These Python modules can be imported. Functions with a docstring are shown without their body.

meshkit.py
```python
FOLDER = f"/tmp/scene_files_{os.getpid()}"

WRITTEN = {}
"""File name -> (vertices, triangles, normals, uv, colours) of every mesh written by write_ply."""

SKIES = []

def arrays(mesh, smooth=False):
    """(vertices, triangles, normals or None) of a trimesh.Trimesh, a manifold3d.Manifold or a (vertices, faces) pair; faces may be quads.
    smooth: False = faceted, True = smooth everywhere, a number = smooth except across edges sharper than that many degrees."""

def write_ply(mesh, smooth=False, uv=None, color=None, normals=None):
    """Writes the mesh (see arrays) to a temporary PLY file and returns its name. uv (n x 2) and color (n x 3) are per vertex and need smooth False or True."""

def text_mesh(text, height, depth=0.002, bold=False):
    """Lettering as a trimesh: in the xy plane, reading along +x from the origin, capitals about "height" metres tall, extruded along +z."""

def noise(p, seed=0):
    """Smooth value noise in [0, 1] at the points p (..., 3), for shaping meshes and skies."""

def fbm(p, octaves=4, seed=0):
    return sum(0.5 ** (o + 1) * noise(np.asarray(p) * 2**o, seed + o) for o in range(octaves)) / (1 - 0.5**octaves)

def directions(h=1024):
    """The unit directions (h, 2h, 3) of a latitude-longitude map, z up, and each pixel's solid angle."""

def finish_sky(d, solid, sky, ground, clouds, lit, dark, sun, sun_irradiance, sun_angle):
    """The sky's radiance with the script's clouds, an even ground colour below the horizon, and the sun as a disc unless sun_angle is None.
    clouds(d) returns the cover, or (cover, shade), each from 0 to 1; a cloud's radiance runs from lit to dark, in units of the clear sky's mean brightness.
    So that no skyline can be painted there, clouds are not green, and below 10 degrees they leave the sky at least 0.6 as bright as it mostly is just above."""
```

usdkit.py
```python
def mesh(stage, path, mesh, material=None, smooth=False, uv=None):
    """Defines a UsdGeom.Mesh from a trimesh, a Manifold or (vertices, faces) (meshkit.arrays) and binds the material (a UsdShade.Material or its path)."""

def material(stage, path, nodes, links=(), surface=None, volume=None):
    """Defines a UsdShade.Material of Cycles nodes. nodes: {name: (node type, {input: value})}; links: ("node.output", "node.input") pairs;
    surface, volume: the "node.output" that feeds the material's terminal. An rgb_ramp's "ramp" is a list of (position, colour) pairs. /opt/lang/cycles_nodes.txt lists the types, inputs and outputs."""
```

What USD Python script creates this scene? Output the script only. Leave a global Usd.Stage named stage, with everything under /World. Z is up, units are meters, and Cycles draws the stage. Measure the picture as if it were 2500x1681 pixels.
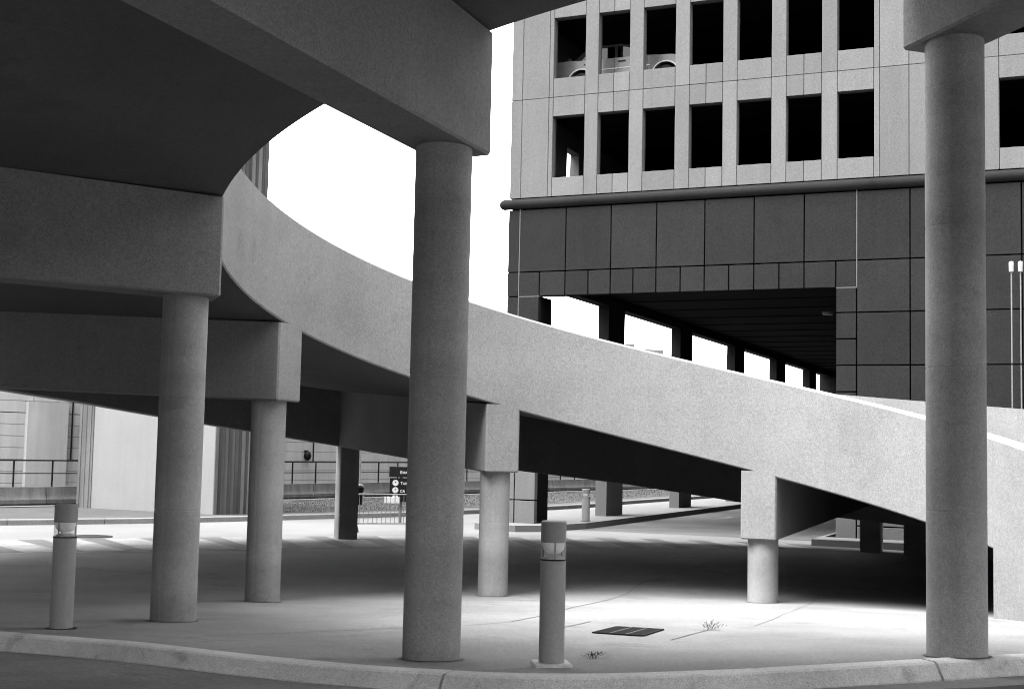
import math, random
import numpy as np, trimesh, meshkit, usdkit
from pxr import Usd, UsdGeom, UsdLux, UsdShade, Gf, Sdf

stage = Usd.Stage.CreateInMemory()
UsdGeom.SetStageUpAxis(stage, UsdGeom.Tokens.z)
UsdGeom.SetStageMetersPerUnit(stage, 1.0)
UsdGeom.Xform.Define(stage, '/World')
UsdGeom.Scope.Define(stage, '/World/Looks')
rng = np.random.default_rng(7)
random.seed(7)

# ------------------------------------------------------------------ camera, sky, sun, exposure
EYE = 1.70
EXPOSURE = 3.92
PITCH, ROLL = math.radians(4.463), math.radians(1.228)
_cp, _sp, _cr, _sr = math.cos(PITCH), math.sin(PITCH), math.cos(ROLL), math.sin(ROLL)
_R, _U, FWD = np.array([1, 0, 0.]), np.array([0, -_sp, _cp]), np.array([0, _cp, _sp])
RIGHT, UP = _R * _cr + _U * _sr, -_R * _sr + _U * _cr
cam = UsdGeom.Camera.Define(stage, '/World/camera')
cam.AddTransformOp().Set(Gf.Matrix4d(*RIGHT, 0, *UP, 0, *(-FWD), 0, 0, 0, EYE, 1))
cam.CreateHorizontalApertureAttr(36.0)
cam.CreateVerticalApertureAttr(36.0 * 688 / 1024)
cam.CreateFocalLengthAttr(3247.7 / 2500 * 36)
cam.CreateClippingRangeAttr(Gf.Vec2f(0.05, 5000))
cam.CreateExposureAttr(EXPOSURE)

SUN = np.array([-0.62, -0.34, 1.40]); SUN /= np.linalg.norm(SUN)
SUN_EL, SUN_ROT = math.asin(SUN[2]), math.atan2(SUN[0], SUN[1])
sky_mat = usdkit.material(stage, '/World/Looks/overcast_sky', {
    'sky': ('sky_texture', {'sky_type': 'single_scattering', 'sun_disc': False, 'sun_elevation': SUN_EL, 'sun_rotation': SUN_ROT}),
    'bw': ('rgb_to_bw', {}),
    'tc': ('texture_coordinate', {}),
    'cl': ('noise_texture', {'scale': 2.2, 'detail': 5.0, 'roughness': 0.55}),
    'ramp': ('rgb_ramp', {'ramp': [(0.25, (6.0, 6.0, 6.0)), (0.75, (7.5, 7.5, 7.5))]}),
    'mx': ('mix_color', {'blend_type': 'mix', 'fac': 0.85}),
    'bg': ('background_shader', {'strength': 0.05}),
}, [('sky.color', 'bw.color'), ('tc.generated', 'cl.vector'), ('cl.fac', 'ramp.fac'), ('bw.val', 'mx.a'), ('ramp.color', 'mx.b'), ('mx.result', 'bg.color')], surface='bg.background')
dome = UsdLux.DomeLight.Define(stage, '/World/sky')
dome.CreateIntensityAttr(1.0)
UsdShade.MaterialBindingAPI.Apply(dome.GetPrim()).Bind(sky_mat)
sun = UsdLux.DistantLight.Define(stage, '/World/sun')
sun.CreateNormalizeAttr(True)
sun.CreateIntensityAttr(0.40)
sun.CreateAngleAttr(52.0)
sun.CreateColorAttr(Gf.Vec3f(1.0, 1.0, 1.0))
_q = Gf.Rotation(Gf.Vec3d(0, 0, 1), Gf.Vec3d(*map(float, SUN)))
sun.AddTransformOp().Set(Gf.Matrix4d().SetRotate(_q))

# ------------------------------------------------------------------ helpers
used = {}
def numbered(path):
    n = used.get(path, -1) + 1
    used[path] = n
    return path if n == 0 else f'{path}_{n:03d}'

def put(prim, label=None, category=None, group=None, kind=None):
    for k, v in (('label', label), ('category', category), ('group', group), ('kind', kind)):
        if v:
            prim.SetCustomDataByKey(k, v)

class Thing:
    """An Xform at the thing's base; its parts are given in world coordinates."""
    def __init__(self, name, loc, label=None, category=None, group=None, kind=None, rot=0.0, parent=None, scale=None):
        self.path = numbered((parent.path if parent else '/World') + '/' + name)
        self.x = UsdGeom.Xform.Define(stage, self.path)
        self.loc = np.asarray(loc, float) if parent is None else np.zeros(3)
        self.base = self.loc if parent is None else parent.base
        if parent is None:
            self.x.AddTranslateOp().Set(Gf.Vec3d(*map(float, self.loc)))
            if rot: self.x.AddRotateZOp().Set(rot)
            if scale: self.x.AddScaleOp().Set(Gf.Vec3f(*scale))
        put(self.x.GetPrim(), label, category, group, kind)
    def part(self, name, mesh, mat, smooth=False, local=False, label=None, kind=None, parent=None):
        v, f = arr(mesh)
        if not local:
            v = v - self.base
        p = numbered((parent or self.path) + '/' + name)
        m = usdkit.mesh(stage, p, trimesh.Trimesh(v, f, process=False), mat, smooth)
        put(m.GetPrim(), label, None, None, kind)
        return p

def copy_of(first, name, loc, label, category, group=None, rot=0.0, scale=None):
    p = numbered('/World/' + name)
    x = UsdGeom.Xform.Define(stage, p)
    x.AddTranslateOp().Set(Gf.Vec3d(*map(float, loc)))
    if rot: x.AddRotateZOp().Set(rot)
    if scale: x.AddScaleOp().Set(Gf.Vec3f(*scale))
    for c in stage.GetPrimAtPath(first).GetChildren():
        pass
    x.GetPrim().GetReferences().AddInternalReference(first)
    x.GetPrim().SetInstanceable(True)
    put(x.GetPrim(), label, category, group)

def arr(mesh):
    if isinstance(mesh, tuple):
        v, f = np.asarray(mesh[0], float), np.asarray(mesh[1], int)
        if f.shape[1] == 4:
            f = np.vstack([f[:, [0, 1, 2]], f[:, [0, 2, 3]]])
        return v, f
    if hasattr(mesh, 'to_mesh'):
        m = mesh.to_mesh()
        return np.array(m.vert_properties[:, :3], float), np.array(m.tri_verts)
    return np.array(mesh.vertices, float), np.array(mesh.faces)

def solo(name, mesh, mat, smooth=False, label=None, category=None, group=None, kind=None):
    p = numbered('/World/' + name)
    v, f = arr(mesh)
    m = usdkit.mesh(stage, p, trimesh.Trimesh(v, f, process=False), mat, smooth)
    put(m.GetPrim(), label, category, group, kind)
    return p

def join(*ms):
    V, F, n = [], [], 0
    for m in ms:
        v, f = arr(m)
        V.append(v); F.append(f + n); n += len(v)
    return np.vstack(V), np.vstack(F)

def box(x0, x1, y0, y1, z0, z1):
    m = trimesh.creation.box([x1 - x0, y1 - y0, z1 - z0])
    m.apply_translation([(x0 + x1) / 2, (y0 + y1) / 2, (z0 + z1) / 2])
    return m

def bbox(x0, x1, y0, y1, z0, z1, c=0.01):
    """Box with chamfered edges."""
    c = min(c, (x1 - x0) * .4, (y1 - y0) * .4, (z1 - z0) * .4)
    P = []
    for X, sx in ((x0, 1), (x1, -1)):
        for Y, sy in ((y0, 1), (y1, -1)):
            for Z, sz in ((z0, 1), (z1, -1)):
                P += [(X, Y + sy * c, Z + sz * c), (X + sx * c, Y, Z + sz * c), (X + sx * c, Y + sy * c, Z)]
    return trimesh.convex.convex_hull(np.array(P))

def cyl(p, q, r0, r1=None, n=20, caps=True):
    p, q = np.asarray(p, float), np.asarray(q, float)
    r1 = r0 if r1 is None else r1
    d = q - p; L = np.linalg.norm(d); d /= L
    a = np.cross(d, [0, 0, 1]) if abs(d[2]) < .9 else np.cross(d, [1, 0, 0])
    a /= np.linalg.norm(a); b = np.cross(d, a)
    t = np.linspace(0, 2 * np.pi, n, endpoint=False)
    ring = np.cos(t)[:, None] * a + np.sin(t)[:, None] * b
    V = np.vstack([p + ring * r0, q + ring * r1, [p], [q]])
    F = []
    for i in range(n):
        j = (i + 1) % n
        F += [(i, n + j, j), (i, n + i, n + j)]
        if caps:
            F += [(i, j, 2 * n), (n + j, n + i, 2 * n + 1)]
    return V, np.array(F)

def lathe(prof, c=(0, 0, 0), n=40):
    """prof: list of (r, z) from bottom to top."""
    t = np.linspace(0, 2 * np.pi, n, endpoint=False)
    V = np.array([(r * math.cos(a) + c[0], r * math.sin(a) + c[1], z + c[2]) for r, z in prof for a in t])
    F = []
    for k in range(len(prof) - 1):
        for i in range(n):
            j = (i + 1) % n
            F += [(k * n + i, k * n + j, k * n + n + j), (k * n + i, k * n + n + j, k * n + n + i)]
    return V, np.array(F)

def tube(pts, r, n=8):
    return join(*[cyl(pts[i], pts[i + 1], r, r, n) for i in range(len(pts) - 1)])

def prism(poly, z0, z1):
    """Vertical prism over a 2-D polygon (any orientation)."""
    from shapely.geometry import Polygon
    m = trimesh.creation.extrude_polygon(Polygon(poly), z1 - z0, engine='earcut')
    m.apply_translation([0, 0, z0])
    return m

def sheet(poly, zf, step=0.6, thick=None):
    """A polygon draped on the height function zf(x, y), as a finely triangulated sheet."""
    from shapely.geometry import Polygon, box as sbox
    P = Polygon(poly).buffer(0)
    x0, y0, x1, y1 = P.bounds
    V, F, n = [], [], 0
    xs, ys = np.arange(x0, x1 + step, step), np.arange(y0, y1 + step, step)
    from shapely import prepare
    prepare(P)
    for i in range(len(xs) - 1):
        for j in range(len(ys) - 1):
            c = sbox(xs[i], ys[j], xs[i + 1], ys[j + 1])
            if P.contains(c):
                gs = [c]
            elif P.intersects(c):
                g = P.intersection(c)
                gs = [q for q in getattr(g, 'geoms', [g]) if q.geom_type == 'Polygon' and q.area > 1e-7]
            else:
                continue
            for q in gs:
                if q is c:
                    v = np.array([(xs[i], ys[j]), (xs[i + 1], ys[j]), (xs[i + 1], ys[j + 1]), (xs[i], ys[j + 1])]); f = np.array([[0, 1, 2], [0, 2, 3]])
                else:
                    v, f = trimesh.creation.triangulate_polygon(q, engine='earcut')
                    if len(f) == 0: continue
                    a = v[f]; area = np.cross(a[:, 1] - a[:, 0], a[:, 2] - a[:, 0])
                    f = np.where((area < 0)[:, None], f[:, ::-1], f)
                V.append(np.column_stack([v, [zf(*p) for p in v]])); F.append(f + n); n += len(v)
    v, f = np.vstack(V), np.vstack(F)
    m = trimesh.Trimesh(v, f, process=False); m.merge_vertices()
    return m

def ribbon(pts, w, zf, n=None):
    """A thin strip of width w following pts (2-D) on zf."""
    pts = resample(np.asarray(pts, float), 0.25)
    t = np.gradient(pts, axis=0); t /= np.linalg.norm(t, axis=1)[:, None]
    nrm = np.column_stack([-t[:, 1], t[:, 0]])
    wv = w if np.ndim(w) else np.full(len(pts), w)
    A, B = pts - nrm * wv[:, None] / 2, pts + nrm * wv[:, None] / 2
    V = np.array([(*p, zf(*p)) for p in np.vstack([A, B])]); k = len(pts)
    F = np.array([(i, i + 1, k + i + 1, k + i) for i in range(k - 1)])
    return V, F

def resample(p, step):
    d = np.r_[0, np.cumsum(np.linalg.norm(np.diff(p, axis=0), axis=1))]
    n = max(2, int(round(d[-1] / step)) + 1)
    s = np.linspace(0, d[-1], n)
    return np.column_stack([np.interp(s, d, p[:, k]) for k in range(p.shape[1])])

def smooth_line(p, it=3):
    p = np.asarray(p, float)
    for _ in range(it):
        q = [p[0]]
        for a, b in zip(p[:-1], p[1:]):
            q += [a * .75 + b * .25, a * .25 + b * .75]
        p = np.array(q + [p[-1]])
    return p

def sweep_strip(line, prof):
    """Sweeps a closed profile [(offset to the left of the line, height)] along a 3-D line."""
    line = np.asarray(line, float)
    t = np.gradient(line[:, :2], axis=0); t /= np.linalg.norm(t, axis=1)[:, None]
    nrm = np.column_stack([-t[:, 1], t[:, 0]])
    k, m = len(line), len(prof)
    V = np.array([(*(line[i, :2] + nrm[i] * o), line[i, 2] + h) for i in range(k) for o, h in prof])
    F = []
    for i in range(k - 1):
        for j in range(m):
            a, b = i * m + j, i * m + (j + 1) % m
            F += [(a, a + m, b + m), (a, b + m, b)]
    for j in range(1, m - 1):
        F += [(0, j, j + 1), ((k - 1) * m, (k - 1) * m + j + 1, (k - 1) * m + j)]
    msh = trimesh.Trimesh(V, np.array(F), process=False)
    if msh.volume < 0: msh.invert()
    return msh

# ------------------------------------------------------------------ materials
def stone(name, base, large=.25, streak=.2, fine=.25, grain=.3, rough=.9, bump=.25, lscale=.7, fscale=22, gscale=120, bands=0.0, spec=0.25, spots=0.0, sscale=1.4):
    """A mineral surface: cloudy patches, vertical weather streaks, fine mottling and grain."""
    nodes = {
        'geo': ('geometry', {}),
        'ml': ('mapping', {'mapping_type': 'point', 'scale': (1, 1, 1)}),
        'ms': ('mapping', {'mapping_type': 'point', 'scale': (2.6, 2.6, .16)}),
        'nl': ('noise_texture', {'scale': lscale, 'detail': 5.0, 'roughness': .6}),
        'ns': ('noise_texture', {'scale': 1.6, 'detail': 4.0, 'roughness': .6}),
        'nf': ('noise_texture', {'scale': fscale, 'detail': 3.0, 'roughness': .7}),
        'ng': ('noise_texture', {'scale': gscale, 'detail': 1.0, 'roughness': .8}),
        'p': ('principled_bsdf', {'roughness': rough, 'specular_ior_level': spec}),
        'bump': ('bump', {'strength': bump, 'distance': .01}),
    }
    links = [('geo.position', 'ml.vector'), ('geo.position', 'ms.vector'), ('ml.vector', 'nl.vector'), ('ms.vector', 'ns.vector'), ('ml.vector', 'nf.vector'), ('ml.vector', 'ng.vector')]
    prev = None
    for k, (src, amp) in enumerate((('nl', large), ('ns', streak), ('nf', fine), ('ng', grain))):
        nodes[f'm{k}'] = ('map_range', {'value': .5, 'from_min': .3, 'from_max': .7, 'to_min': 1 - amp, 'to_max': 1 + amp})
        links.append((f'{src}.fac', f'm{k}.value'))
        if prev:
            nodes[f'x{k}'] = ('math', {'math_type': 'multiply', 'value1': 1.0, 'value2': 1.0})
            links += [(f'{prev}', f'x{k}.value1'), (f'm{k}.result', f'x{k}.value2')]
            prev = f'x{k}.value'
        else:
            prev = f'm{k}.result'
    if bands:
        nodes['sx'] = ('separate_xyz', {}); nodes['bz'] = ('noise_texture', {'dimensions': '1D', 'scale': 1.5, 'detail': 2.0})
        nodes['mb'] = ('map_range', {'value': .5, 'from_min': .35, 'from_max': .65, 'to_min': 1 - bands, 'to_max': 1 + bands})
        nodes['xb'] = ('math', {'math_type': 'multiply', 'value1': 1.0, 'value2': 1.0})
        links += [('geo.position', 'sx.vector'), ('sx.z', 'bz.w'), ('bz.fac', 'mb.value'), (prev, 'xb.value1'), ('mb.result', 'xb.value2')]
        prev = 'xb.value'
    if spots:                                               # scattered stains with an edge of their own
        nodes['st'] = ('noise_texture', {'scale': sscale, 'detail': 6.0, 'roughness': .65, 'distortion': .4})
        nodes['ms2'] = ('map_range', {'value': .5, 'from_min': .58, 'from_max': .68, 'to_min': 1.0, 'to_max': 1 - spots, 'clamp': True})
        nodes['xs'] = ('math', {'math_type': 'multiply', 'value1': 1.0, 'value2': 1.0})
        links += [('geo.position', 'st.vector'), ('st.fac', 'ms2.value'), (prev, 'xs.value1'), ('ms2.result', 'xs.value2')]
        prev = 'xs.value'
    nodes['fin'] = ('math', {'math_type': 'multiply', 'value1': 1.0, 'value2': base})
    nodes['col'] = ('combine_color', {'color_type': 'rgb'})
    links += [(prev, 'fin.value1'), ('fin.value', 'col.r'), ('fin.value', 'col.g'), ('fin.value', 'col.b'), ('col.color', 'p.base_color'),
              ('nf.fac', 'bump.height'), ('bump.normal', 'p.normal')]
    return usdkit.material(stage, '/World/Looks/' + name, nodes, links, surface='p.BSDF')

def plain(name, g, rough=.5, metallic=0.0, **kw):
    return usdkit.material(stage, '/World/Looks/' + name, {
        'geo': ('geometry', {}), 'n': ('noise_texture', {'scale': 14.0, 'detail': 4.0}),
        'r': ('rgb_ramp', {'ramp': [(.3, (g * .82,) * 3), (.7, (g * 1.15,) * 3)]}),
        'p': ('principled_bsdf', {'roughness': rough, 'metallic': metallic, 'specular_ior_level': .08 if g < .05 else .4, **kw})},
        [('geo.position', 'n.vector'), ('n.fac', 'r.fac'), ('r.color', 'p.base_color')], surface='p.BSDF')

M = {}
M['concrete'] = stone('cast_concrete', .132, spots=.10, sscale=1.2, large=.12, streak=.035, fine=.12, grain=.22, gscale=60, bands=.015)
M['column'] = stone('column_concrete', .165, spots=.16, sscale=2.2, large=.13, streak=.08, fine=.10, grain=.26, gscale=100, bands=.11)
M['soffit'] = stone('shaded_soffit', .06, spots=.2, sscale=.7, large=.14, streak=.02, fine=.12, grain=.26, gscale=85)  # same concrete as the parapet; under-deck shade is put into this darker colour
M['plaza'] = stone('plaza_concrete', .116, spots=.28, sscale=.9, large=.24, streak=0.0, fine=.16, grain=.36, gscale=85, lscale=.45)
M['kerb'] = stone('kerb_stone', .30, spots=.3, sscale=3.5, large=.2, streak=.04, fine=.10, grain=.28, gscale=110)
M['road'] = stone('road_concrete', .078, large=.12, streak=0, fine=.08, grain=.12, lscale=.3)
M['patch'] = stone('darker_street_asphalt', .018, large=.25, streak=0, fine=.2, grain=.3, lscale=.6)
M['street'] = stone('street_asphalt', .08, spots=.3, sscale=1.2, large=.35, streak=0, fine=.3, grain=.3, lscale=.6)
M['asphalt'] = stone('drive_asphalt', .05, large=.2, streak=0, fine=.2, grain=.25)
M['hatch_dark'] = stone('hatch_asphalt', .045, large=.2, streak=0, fine=.2, grain=.25)
M['paint'] = stone('worn_road_paint', .105, large=.3, streak=0, fine=.3, grain=.2, lscale=2.0)
M['joint'] = stone('joint_filler', .065, large=.3, streak=0, fine=.3, grain=.2, lscale=3)
M['facade'] = stone('limestone_panel', 0.0665, large=.06, streak=.05, fine=.10, grain=.2, gscale=40)
M['facade_b'] = stone('limestone_panel_pale', 0.0741, large=.06, streak=.05, fine=.10, grain=.2, gscale=40)
M['facade_c'] = stone('limestone_panel_deep', 0.0617, large=.06, streak=.05, fine=.10, grain=.2, gscale=40)
M['granite'] = stone('dark_granite', .0110, spots=.15, sscale=1.5, large=.10, streak=.05, fine=.16, grain=.3, gscale=36, rough=.8, spec=.04)
M['granite_b'] = stone('dark_granite_pale', .0125, spots=.15, sscale=1.5, large=.10, streak=.05, fine=.16, grain=.3, gscale=36, rough=.8, spec=.04)
M['mortar'] = stone('dark_joint', .005, large=.1, streak=.1, fine=.1, grain=.1, spec=.02)
M['mortar_light'] = stone('grey_joint', .035, large=.1, streak=.1, fine=.1, grain=.1)
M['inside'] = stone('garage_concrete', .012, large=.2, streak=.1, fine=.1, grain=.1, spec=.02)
M['plinth'] = stone('pale_plinth', .075, large=.08, streak=.08, fine=.1, grain=.25)
M['rib'] = stone('ribbed_concrete', .032, large=.15, streak=.35, fine=.15, grain=.2)
M['rib_pale'] = stone('ribbed_concrete_pale', .07, large=.15, streak=.3, fine=.15, grain=.2)
M['smooth_tower'] = stone('smooth_concrete', .13, large=.05, streak=.04, fine=.06, grain=.12)
M['wall_panel'] = stone('wall_panel', .29, large=.08, streak=.10, fine=.06, grain=.12)
M['barrier'] = stone('barrier_concrete', .075, large=.25, streak=.25, fine=.2, grain=.2)
M['far_kerb'] = stone('far_kerb_stone', .10, large=.16, streak=.05, fine=.2, grain=.25)
M['walk'] = stone('walk_asphalt', .028, large=.2, streak=0, fine=.2, grain=.25)
M['grass'] = stone('grass_ground', .018, large=.3, streak=0, fine=.35, grain=.4, lscale=1.5)
M['metal_dark'] = plain('dark_steel', .008, .5)
M['steel'] = plain('galvanised_steel', .075, .6)
M['bollard'] = stone('bollard_paint', .15, large=.08, streak=.1, fine=.06, grain=.22, rough=.55, bump=.08, spec=.4)
M['bollard_cap'] = stone('bollard_cap_paint', .12, large=.08, streak=.1, fine=.06, grain=.2, rough=.55, bump=.08, spec=.4)
M['reflector'] = plain('white_reflector', .6, .3)
M['white'] = plain('white_paint', .22, .5)
M['black_sign'] = plain('black_sign_face', .003, .6)
M['pole_paint'] = plain('grey_white_paint', .10, .6)
M['bin'] = plain('bin_plastic', .005, .5)
M['car'] = plain('car_paint', .07, .3, coat_weight=.15)
M['tyre'] = plain('tyre_rubber', .015, .8)
M['chrome'] = plain('bright_trim', .25, .35)
M['iron'] = plain('cast_iron', .010, .7)
M['weed'] = usdkit.material(stage, '/World/Looks/weed_leaf', {'p': ('principled_bsdf', {'base_color': (.016, .016, .016), 'roughness': .7, 'specular_ior_level': .1})}, [], surface='p.BSDF')
M['pale_bounce_wall'] = stone('pale_bounce_wall', .5, large=.1, streak=.1, fine=.05, grain=.05)  # pale so the added building behind throws light back onto the columns
M['far'] = plain('haze_paled_wall', .55, .9)  # distant haze put into the wall colour; no haze volume is built
M['car_glass_solid'] = plain('dark_window_glass', .02, .15)
M['glass'] = usdkit.material(stage, '/World/Looks/clear_glass', {
    't': ('transparent_bsdf', {'color': (.93, .93, .93)}), 'g': ('glossy_bsdf', {'color': (1, 1, 1), 'roughness': .02}), 'fr': ('fresnel', {'IOR': 1.45}), 'm': ('mix_closure', {})},
    [('fr.fac', 'm.fac'), ('t.BSDF', 'm.closure1'), ('g.BSDF', 'm.closure2')], surface='m.closure')
M['lens'] = usdkit.material(stage, '/World/Looks/clouded_lens', {
    't': ('transparent_bsdf', {'color': (.9, .9, .9)}), 'p': ('principled_bsdf', {'base_color': (.3, .3, .3), 'roughness': .15}), 'm': ('mix_closure', {'fac': .28})},
    [('t.BSDF', 'm.closure1'), ('p.BSDF', 'm.closure2')], surface='m.closure')
M['car_roof'] = plain('shade_dark_roof', .004, .5)  # garage gloom put into the roof colour, darker than the body paint
M['car_glass'] = usdkit.material(stage, '/World/Looks/car_glass', {
    't': ('transparent_bsdf', {'color': (.10, .10, .10)}), 'g': ('glossy_bsdf', {'color': (1, 1, 1), 'roughness': .03}), 'fr': ('fresnel', {'IOR': 1.45}), 'm': ('mix_closure', {})},
    [('fr.fac', 'm.fac'), ('t.BSDF', 'm.closure1'), ('g.BSDF', 'm.closure2')], surface='m.closure')

# ------------------------------------------------------------------ terrain heights
def sstep(a, b, x):
    t = min(1, max(0, (x - a) / (b - a)))
    return t * t * (3 - 2 * t)

HX = [-40, -14, -9.9, -5.7, -3.1, .1, 2.46, 5.65, 9, 30]
HY = [24, 24.3, 26.16, 28.6, 29.7, 30.5, 31.0, 31.85, 32.2, 31.5]
def court(x, y):
    """The paved court: falls gently away from the kerb, lowest under the ramp, then rises to the service road."""
    s = sstep(20.5, float(np.interp(x, HX, HY)), y)
    z = .70 - .0655 * min(y, 23.5) + .085 * math.exp(-((x - 4.6) ** 2 / 7 + (y - 11.5) ** 2 / 9)) - .06 * math.exp(-((x + .64) ** 2 / 2.5 + (y - 11.6) ** 2 / 3))
    return (1 - s) * z + s * -.556

# base ground sheet out to the horizon: street in front, service road behind
xs = np.unique(np.r_[-700, -400, -200, -100, -60, np.arange(-40, 41, 1.0), 60, 100, 200, 400, 700])
ys = np.unique(np.r_[-500, -200, -80, -40, -20, -10, 0, 5, np.arange(8, 34, .5), 36, 40, 50, 60, 80, 120, 200, 400, 900])
def bz(x, y):
    if y < 9.5: return court(x, 9.5) - .145
    return court(x, y) - .145 + .12 * sstep(15, 20, y)
V = np.array([(x, y, bz(x, y)) for y in ys for x in xs])
nx = len(xs)
F = np.array([(j * nx + i, j * nx + i + 1, (j + 1) * nx + i + 1, (j + 1) * nx + i) for j in range(len(ys) - 1) for i in range(nx - 1)])
solo('street', (V, F), M['street'], label='dark street surface in front of the kerb', kind='structure')

solo('darker_street_patch', sheet([(.9, 9.55), (2.5, 10.0), (3.7, 10.35), (4.7, 10.85), (5.6, 11.5), (9, 14.6), (12, 13), (10, 6), (3.2, 7.0), (.2, 8.6)], lambda x, y: bz(x, max(y, 9.5)) + .018, .4), M['patch'], smooth=True, label='darker patch of the street along the kerb at the right', kind='structure')  # darker sheet laid over the street beside the kerb

RZ = -.52   # service road level

# ------------------------------------------------------------------ the court paving and its kerb
kerb_back = smooth_line([(-30, 24), (-18, 19.5), (-9, 15.2), (-6.5, 13.8), (-4.78, 12.8), (-3.96, 12.42), (-3.13, 11.95), (-2.14, 11.28), (-1.41, 10.9), (-.81, 10.66), (-.35, 10.42), (.05, 10.22), (.6, 10.14), (1.4, 10.32), (2.33, 10.68), (3.43, 11.12), (4.51, 11.75), (6, 12.8), (9, 15.2), (16, 21), (30, 30)], 2)
poly = [tuple(p) for p in kerb_back] + [(x, y + .3) for x, y in zip(HX[::-1], HY[::-1]) if -30 < x < 30.1] + [(-30, 24.3)]
solo('court_paving', sheet(poly, court, .5), M['plaza'], smooth=True, label='pale concrete court under the ramp, bright where the sky reaches it', kind='structure')

kb = Thing('kerb', (0.4, 10.1, court(0, 10)), 'curved pale kerb of long stones along the street in the foreground', 'kerb', kind='structure')
kl = resample(np.column_stack([kerb_back, np.zeros(len(kerb_back))]), .2)
kl[:, 2] = [court(x, y) for x, y in kl[:, :2]]
# stones end where the photograph shows joints
def at_x(x0): return int(np.argmin(np.abs(kl[:, 0] - x0)))
cuts = [at_x(v) for v in (-9.4, -6.9, -4.75, -.40, 3.33, 6.2, 9.4)]
kprof = [(-.022, .004), (-.034, .012), (-.18, .010), (-.205, -.004), (-.275, -.115), (-.285, -.30), (-.022, -.30)]
for a, b in zip(cuts[:-1], cuts[1:]):
    seg = kl[a:b + 1].copy()
    d0 = seg[1] - seg[0]; d1 = seg[-1] - seg[-2]
    seg[0] += d0 / np.linalg.norm(d0) * .012; seg[-1] -= d1 / np.linalg.norm(d1) * .012
    seg[:, 2] += rng.normal(0, .003)
    off = meshkit.fbm(seg * 1.3, 3, 2) - .5
    seg[:, 2] += off * .012
    kb.part('kerb_stone', sweep_strip(seg, kprof), M['kerb'], smooth=25)
kb.part('bedding', sweep_strip(kl[cuts[0]:cuts[-1] + 1], [(-.0, -.022), (-.15, -.022), (-.26, -.135), (-.27, -.32), (-.014, -.32)]), M['joint'])

lift = lambda h: (lambda x, y: court(x, y) + h)
cj = Thing('paving_joints', (0, 15, court(0, 15)), 'thin dark joint lines crossing the pale concrete court', 'paving joint')
def crack(pts, w, seed):
    p = resample(np.asarray(pts, float), .15)
    wob = (meshkit.fbm(np.column_stack([p * .9, np.zeros(len(p))]), 3, seed) - .5) * .06
    p = p + np.column_stack([wob, -wob])
    ww = w * (.55 + 1.0 * meshkit.noise(np.column_stack([p * 3, np.zeros(len(p))]), seed))
    p2 = resample(p, .25)
    return ribbon(p, float(w), lift(.005)) if True else None
cj.part('joint', crack([(-6.5, 12.6), (-3.08, 12.75), (-2.22, 13.5), (-1.12, 14.58), (-.50, 15.05), (.07, 16.0)], .016, 3), M['joint'])
cj.part('joint', crack([(.07, 16.0), (.45, 17.3), (.95, 19.6), (2.54, 25.0), (4.92, 29.5)], .020, 4), M['joint'])
cj.part('joint', crack([(-10, 24.6), (-8.0, 24.6), (-6.43, 24.3), (-5.6, 24.4), (-4.86, 24.7)], .03, 10), M['joint'])
cj.part('joint', crack([(.45, 14.6), (.63, 15.10), (1.03, 16.35)], .02, 5), M['joint'])
cj.part('joint', crack([(1.03, 16.35), (1.81, 15.47), (2.3, 15.0)], .012, 6), M['joint'])
cj.part('joint', crack([(2.25, 15.08), (1.95, 14.3), (1.64, 13.42)], .018, 7), M['joint'])
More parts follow.
